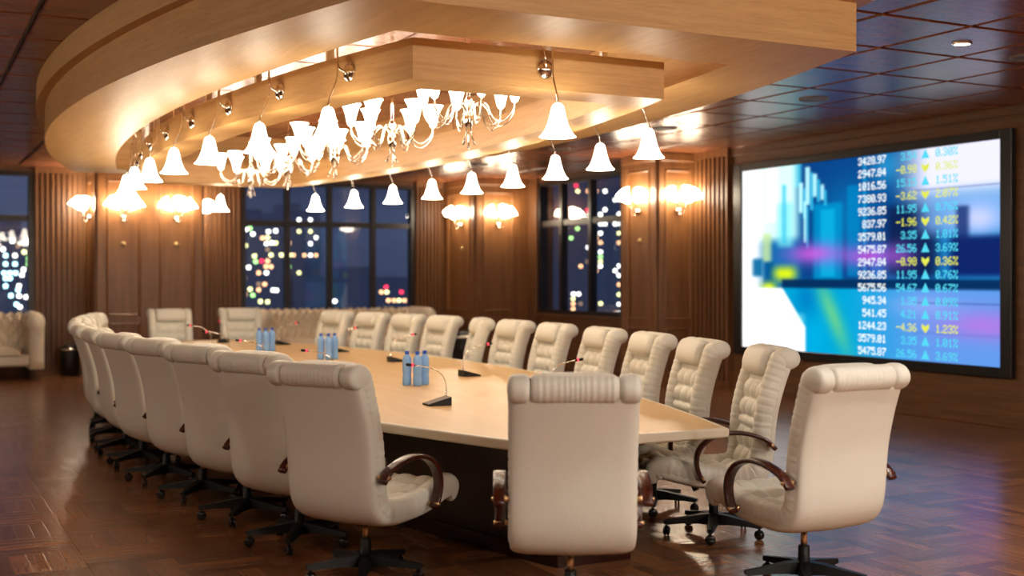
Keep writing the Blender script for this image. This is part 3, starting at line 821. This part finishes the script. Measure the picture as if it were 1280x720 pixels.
# ------------------------------------------------------------------ video wall
SY0, SY1, SZ0, SZ1 = 13.21, 8.83, .64, 3.08      # far (left) edge to near (right) edge
def mixc(a, b, t): t = max(0, min(1, t)); return tuple(x+(y-x)*t for x, y in zip(a, b))
def sst(a, b, x): t = max(0, min(1, (x-a)/(b-a))) if b != a else float(x > a); return t*t*(3-2*t)
def rc(u, v, u0, u1, v0, v1, s=.02): return sst(u0-s, u0+s, u)*(1-sst(u1-s, u1+s, u))*sst(v0-s, v0+s, v)*(1-sst(v1-s, v1+s, v))
def blob(u, v, cu_, cv, ru, rv): return math.exp(-(((u-cu_)/ru)**2+((v-cv)/rv)**2))
def pic(u, v):
    c = mixc((6,96,160), (30,120,185), u)
    # upper half: navy city with cyan towers
    c = mixc(c, (8,62,128), rc(u, v, .27, .78, -.1, .62, .03))
    c = mixc(c, (10,120,180), blob(u, v, .47, .30, .12, .2)*.7)
    c = mixc(c, (40,150,205), blob(u, v, .62, .06, .06, .1)*.8)
    c = mixc(c, (0,150,200), rc(u, v, .22, .275, -.1, .12, .008))
    c = mixc(c, (0,140,195), rc(u, v, .33, .45, .22, .62, .012)*.85)
    c = mixc(c, (10,170,215), rc(u, v, .36, .42, .25, .60, .01)*.8)
    c = mixc(c, (0,130,190), rc(u, v, .47, .52, .14, .6, .008)*.7)
    c = mixc(c, (20,160,210), rc(u, v, .53, .545, .0, .6, .006)*.6)
    for k, (a, w, t, b_) in enumerate(((.285,.018,.10,.26),(.315,.02,.02,.22),(.345,.018,.06,.18),(.375,.015,.12,.2),(.30,.012,.2,.42))):
        c = mixc(c, (190,250,255), rc(u, v, a-w, a, t, b_, .006)*.9)
        c = mixc(c, (60,200,235), rc(u, v, a, a+w*.7, t+.03, b_+.03, .006)*.8)
    c = mixc(c, (40,120,200), rc(u, v, .56, .66, .44, .62, .012)*.7)
    c = mixc(c, (14,22,60), rc(u, v, .62, .80, .26, .60, .03)*.75)
    # right side: pale sky, navy blocks, lavender
    c = mixc(c, (228,228,248), rc(u, v, .70, 1.2, -.2, .24, .08))
    c = mixc(c, (120,170,230), rc(u, v, .74, 1.2, .22, .40, .05)*.8)
    c = mixc(c, (190,200,250), blob(u, v, .93, .34, .07, .07))
    c = mixc(c, (12,30,96), rc(u, v, .84, 1.2, .42, .60, .02)*.95)
    c = mixc(c, (20,40,100), rc(u, v, .86, .90, .28, .45, .012)*.8)
    # magenta band
    c = mixc(c, (205,90,215), blob(u, v, .33, .48, .12, .055)*.85)
    c = mixc(c, (200,80,210), blob(u, v, .55, .50, .10, .05)*.8)
    c = mixc(c, (180,90,220), blob(u, v, .67, .50, .05, .06)*.5)
    # left: white bloom with mint and teal
    c = mixc(c, (214,252,246), rc(u, v, -.2, .26, -.1, .40, .035))
    c = mixc(c, (255,255,255), rc(u, v, -.2, .10, -.2, 1.2, .05))
    c = mixc(c, (255,255,255), rc(u, v, .12, .17, -.1, .3, .02)*.8)
    c = mixc(c, (120,225,235), rc(u, v, .17, .24, .2, .44, .02)*.7)
    c = mixc(c, (60,190,225), rc(u, v, .19, .21, .10, .42, .008)*.7)
    c = mixc(c, (190,220,150), rc(u, v, .10, .14, .36, .52, .015)*.8)
    c = mixc(c, (0,96,150), rc(u, v, .05, .10, .50, .60, .015)*.9)
    c = mixc(c, (0,80,140), rc(u, v, .105, .15, .52, .64, .012)*.9)
    c = mixc(c, (225,240,20), rc(u, v, .155, .25, .55, .62, .035)*.95)
    c = mixc(c, (215,238,30), blob(u, v, .13, .66, .035, .03))
    # dark shelf line
    c = mixc(c, (4,40,84), rc(u, v, .19, 1.2, .615, .665, .008)*.92)
    # lower half
    lo = mixc((0,158,205), (92,146,222), sst(.42, .8, u))
    lo = mixc(lo, (0,110,180), blob(u, v, .30, .72, .05, .12)*.7)
    lo = mixc(lo, (120,205,120), blob(u-(v-.8)*.3, v, .41, .80, .035, .18)*.75)
    lo = mixc(lo, (0,165,215), blob(u, v, .33, .92, .05, .1))
    lo = mixc(lo, (170,115,215), blob(u, v, .95, .82, .16, .07)*.9)
    lo = mixc(lo, (150,170,235), blob(u, v, .75, .74, .12, .05)*.6)
    lo = mixc(lo, (255,255,255), 1-sst(-.008, .008, u-min(.295, .17+.5*max(0, v-.62))) if v > .62 else 0)
    lo = mixc(lo, (200,255,240), rc(u, v, .2, .29, .80, .86, .02)*.4)
    c = mixc(c, lo, sst(.655, .672, v))
    if u > .70:
        for lv in (.19, .725, .865): c = mixc(c, (40,60,130), rc(u, v, .72, 1.2, lv, lv+.004, .004)*.6)
    return c
scr = empty('mounted_video_screen', (XR, (SY0+SY1)/2, SZ0-.11)); tag(scr, 'large wall screen showing blurred blue city lights and columns of stock figures', 'screen')
def srel(o): return rel(o, scr)
m = MB(); fw, fb = .15, .11
m.box(XR-.075, XR-.004, SY1-fw, SY1, SZ0-fb, SZ1+fb*.9, .006); m.box(XR-.075, XR-.004, SY0, SY0+fw*1.1, SZ0-fb, SZ1+fb*.9, .006)
m.box(XR-.075, XR-.004, SY1, SY0, SZ0-fb, SZ0, .006); m.box(XR-.075, XR-.004, SY1, SY0, SZ1, SZ1+fb*.9, .006)
m.box(XR-.03, XR-.004, SY1-.01, SY0+.01, SZ0-.01, SZ1+.01)
srel(m.build('bezel', M['frame']))
GX, GZ = 220, 124
m = MB(); XS = XR-.04
m.grid([[(XS, SY0+(SY1-SY0)*i/GX, SZ1+(SZ0-SZ1)*j/GZ) for i in range(GX+1)] for j in range(GZ+1)], smooth=False)
so_ = m.build('display_panel', None)
ca = so_.data.color_attributes.new('picture', 'FLOAT_COLOR', 'POINT')
buf = []
for j in range(GZ+1):
    for i in range(GX+1):
        buf += list(lin(*pic(i/GX, j/GZ)))
ca.data.foreach_set('color', buf)
dm, nt, b = newmat('display_picture'); nt.nodes.remove(b)
at = N(nt, 'ShaderNodeAttribute', attribute_name='picture'); e = N(nt, 'ShaderNodeEmission', Strength=1.2)
nt.links.new(at.outputs['Color'], e.inputs['Color']); nt.links.new(e.outputs[0], nt.nodes['Material Output'].inputs['Surface'])
so_.data.materials.append(dm); srel(so_)
# dot-matrix figures
FONT = {'0':'01110 10001 10011 10101 11001 10001 01110','1':'00100 01100 00100 00100 00100 00100 01110','2':'01110 10001 00001 00110 01000 10000 11111',
'3':'01110 10001 00001 00110 00001 10001 01110','4':'00010 00110 01010 10010 11111 00010 00010','5':'11111 10000 11110 00001 00001 10001 01110',
'6':'00110 01000 10000 11110 10001 10001 01110','7':'11111 00001 00010 00100 01000 01000 01000','8':'01110 10001 10001 01110 10001 10001 01110',
'9':'01110 10001 10001 01111 00001 00010 01100','-':'00000 00000 00000 11111 00000 00000 00000','%':'11001 11001 00010 00100 01000 10011 10011','.':None}
EM = {'w': emit('figure_white', (.9,1,1,1), 1.15), 'c': emit('figure_cyan', (.10,.78,1,1), .95), 'y': emit('figure_yellow', (.85,.9,.10,1), .95), 'o': None}
XT = XS-.006
def sy(px):      # screen column measured along the picture, as metres of Y
    return SY0+(SY1-SY0)*px
def figure(txt, uR, zc, h, mat, name):
    """right-aligned at uR; glyphs 5x7"""
    m = MB(); cw = .0215*4.38*.78; dx = cw/6; dz = h/7; pos = sy(uR); x = 0
    for chx in reversed(txt):
        if chx == '.':
            m.add([(XT, pos+dx*.3, zc-h/2), (XT, pos+dx*1.7, zc-h/2), (XT, pos+dx*1.7, zc-h/2+dz*1.4), (XT, pos+dx*.3, zc-h/2+dz*1.4)], [[0,1,2,3]]); pos += dx*2.6; continue
        rowsg = FONT[chx].split()
        for r_, bits in enumerate(rowsg):
            k = 0
            while k < 5:
                if bits[k] == '1':
                    k2 = k
                    while k2 < 5 and bits[k2] == '1': k2 += 1
                    ya, yb = pos+(5-k2)*dx, pos+(5-k)*dx+dx*.25; za = zc+h/2-(r_+1)*dz-dz*.1; zb = za+dz*1.15
                    m.add([(XT, ya, za), (XT, yb, za), (XT, yb, zb), (XT, ya, zb)], [[0,1,2,3]]); k = k2
                else: k += 1
        pos += cw
    return srel(m.build(name, mat))
ROWS = [('3428.97','3.54','u','0.30%'),('2947.84','-0.98','d','0.36%'),('1016.56','15.15','u','1.51%'),('7380.93','-3.62','d','2.07%'),('9236.85','11.95','u','0.76%'),('837.97','-1.96','d','0.42%'),('3579.01','3.35','u','1.01%'),('5475.87','26.56','u','3.69%'),('2947.84','-0.98','d','0.36%'),('9236.85','11.95','u','0.76%'),('5675.56','54.67','u','0.67%'),('945.34','1.35','u','0.09%'),('541.45','4.21','u','0.91%'),('1244.23','-4.36','d','1.23%'),('3579.01','3.35','u','1.01%'),('5475.87','26.56','u','3.69%')]
for i, (p, ch, d, pc) in enumerate(ROWS):
    zc = SZ1-.062-(SZ1-SZ0-.135)*i/15; h = .092; cm = EM['c'] if d == 'u' else EM['y']
    figure(p, .620, zc, h, EM['w'], 'price_figure'); figure(ch, .729, zc, h, cm, 'change_figure'); figure(pc, .866, zc, h, cm, 'percent_figure')
    m = MB(); yc = sy(.759); s = 1 if d == 'u' else -1
    if d == 'u': m.add([(XT, yc-.062, zc-.05), (XT, yc+.062, zc-.05), (XT, yc, zc+.06)], [[0,1,2]])
    else: m.add([(XT, yc-.055, zc+.05), (XT, yc-.055, zc), (XT, yc, zc-.06), (XT, yc+.055, zc), (XT, yc+.055, zc+.05), (XT, yc, zc+.02)], [[0,1,2,5],[2,3,4,5]])
    srel(m.build('arrow_marker', cm))

# ------------------------------------------------------------------ night city outside
m = MB(); m.box(-400, 600, 40, 900, -62, -60); struct(m.build('ground', plain('night_ground', (.01,.012,.016,1), .9)))
BD = plain('night_building', (.55,.58,.62,1), .25, 1)
LC = {'w': (1,.93,.78,1), 'y': (1,.92,.35,1), 'o': (1,.48,.20,1), 'g': (.45,1,.25,1), 'c': (.55,1,1,1), 'r': (1,.03,.08,1), 'b': (.5,.3,.15,1)}
LM = {k: emit('city_light_'+k, v, {'b': 2.2, 'r': 6.0, 'o': 7.0, 'g': 6.0, 'y': 7.0}.get(k, 9.0)) for k, v in LC.items()}
LD = {}
def city_xz(px, py, yd):
    u = (px-640)/FPX; cs, sn = math.cos(YAW), math.sin(YAW)
    D = yd/(cs-sn*u); return D*(cs*u+sn), 1.6+(347-py)/FPX*D
def tower(name, x0, x1, y0, depth, ztop, lights, label):
    r = empty(name, ((x0+x1)/2, y0+depth/2, -60)); tag(r, label, 'building', 'night towers outside the windows')
    m = MB(); m.box(x0, x1, y0, y0+depth, -60, ztop); m.box(x0+(x1-x0)*.25, x1-(x1-x0)*.3, y0+depth*.3, y0+depth*.7, ztop, ztop+1.2)
    rel(m.build('tower_body', BD), r)
    for x, z, c, w in lights:
        key = (c, round(w, 2))
        if key not in LD:
            q = MB(); q.box(-w/2, w/2, -.05, .05, -.14, .14); o = q.build('lit_window', LM[c]); LD[key] = o.data
        else:
            o = bpy.data.objects.new('lit_window', LD[key]); COL.objects.link(o)
        o.parent = r; o.location = (x-r.location.x, y0-.05-r.location.y, z-r.location.z)
def parse(s, ox, oy, k, yd):
    out = []
    for t in s.split():
        x, y, c = t.split(',')
        px, py = ox+float(x)/k, oy+float(y)/k
        X, Z = city_xz(px, py, yd); out.append((X, Z, c, .28))
    return out
CB = 130.0
w2 = parse("190,267,w 210,262,g 224,290,w 302,278,w 338,275,w 272,310,o 298,308,y 292,338,w 318,335,w 338,335,y 187,348,y 298,368,b 232,400,y 238,428,g 315,395,y 367,395,y 268,425,r 298,425,o 178,457,o 203,457,w 290,453,o 315,453,o 253,484,o 292,484,w 183,511,b 283,541,o 253,540,b 253,569,o 210,566,y 224,596,g 183,593,o 325,570,w 342,572,w 262,627,y 298,629,y", 260, 220, 4, CB)
w2b = parse("455,218,w 512,218,w 455,277,y 512,277,y 540,308,w 512,338,w 405,335,o 428,395,o 410,395,y 482,396,o 512,396,w 540,396,o 405,453,g 455,484,y 455,513,y 455,541,b 540,511,w 540,541,y 455,629,w", 260, 220, 4, CB+24)
w2c = parse("890,555,r 967,580,r 867,580,o 893,580,y 902,622,o 930,622,o 955,622,y 982,622,o 634,626,w", 260, 220, 4, CB)
w1 = parse("62,485,w 150,497,y 90,510,b 15,527,w 120,540,y 145,540,y 28,558,c 75,558,w 143,573,g 28,600,c 75,600,c 143,600,g 118,628,w 20,645,c 50,645,c 78,645,c 148,655,o 28,672,c 50,672,c 110,655,w 28,710,c 95,710,w 55,758,c 90,730,c 95,760,w 130,765,w 150,767,w 82,802,c 100,815,w", 0, 180, 4, CB)
w3 = parse("960,208,r 968,236,y 1037,212,y 1020,236,o 1060,236,o 1105,236,w 1155,280,w 967,330,o 965,352,w 945,373,y 965,373,r 1037,305,y 1105,328,w 1082,352,w 1175,350,w 1018,330,r 967,423,g 935,470,g 1082,400,w 1105,400,w 1155,400,w 1180,400,w 1082,446,w 1175,446,y 1060,468,o 1037,493,y 1082,493,o 1175,493,o 1020,517,w 1082,540,w 1082,565,g 1082,588,y 1082,611,w 983,611,o 1037,611,r 1060,633,o 1018,588,b 1175,610,w 1155,633,w 1175,657,w 1175,703,o", 480, 180, 4, CB)
w3 += parse("940,165,w 980,165,w 938,200,y 938,238,o 993,238,b 938,275,o 993,305,y 1070,165,w 1070,238,y", 560, 340, 6, CB)
w3 += parse("110,615,y 110,655,w 55,692,y 35,692,w 10,692,y 95,692,o 110,692,w 35,652,y", 740, 180, 3.27, CB)
def span(L, a=.6): xs = [q[0] for q in L]; return min(xs)-a, max(xs)+a
for nm, L, lb in (('night_tower', w1, 'dark night tower with cool white lit windows outside the leftmost window'),
                  ('night_tower', w2, 'dark night tower full of coloured lit windows behind the first pane of the wide window'),
                  ('night_tower', w2b, 'dark night tower with sparse lit windows behind the second pane of the wide window'),
                  ('night_tower', w2c, 'low dark building with red lamps behind the last pane of the wide window'),
                  ('night_tower', w3, 'tall dark night tower with warm lit windows outside the window near the screen')):
    a, b_ = span(L); tower(nm, a, b_, CB+24 if L is w2b else CB, 14, max(q[1] for q in L)+1.2, L, lb)

# ------------------------------------------------------------------ night sky
wd = bpy.data.worlds.new('night_sky'); SC.world = wd; wd.use_nodes = True; nt = wd.node_tree
bg = nt.nodes['Background']; tc = N(nt, 'ShaderNodeTexCoord'); sp = N(nt, 'ShaderNodeSeparateXYZ')
no = N(nt, 'ShaderNodeTexNoise', Scale=5.0, Detail=3.0); mp = N(nt, 'ShaderNodeMapping'); mp.inputs['Scale'].default_value = (1,1,2.5)
cr = N(nt, 'ShaderNodeValToRGB'); ee = cr.color_ramp.elements
ee[0].color = lin(44,52,76); ee[0].position = .3; ee[1].color = lin(82,92,120); ee[1].position = .75
L = nt.links.new
L(tc.outputs['Generated'], mp.inputs['Vector']); L(mp.outputs['Vector'], no.inputs['Vector']); L(no.outputs['Fac'], cr.inputs['Fac']); L(cr.outputs['Color'], bg.inputs['Color'])
bg.inputs['Strength'].default_value = 1.0
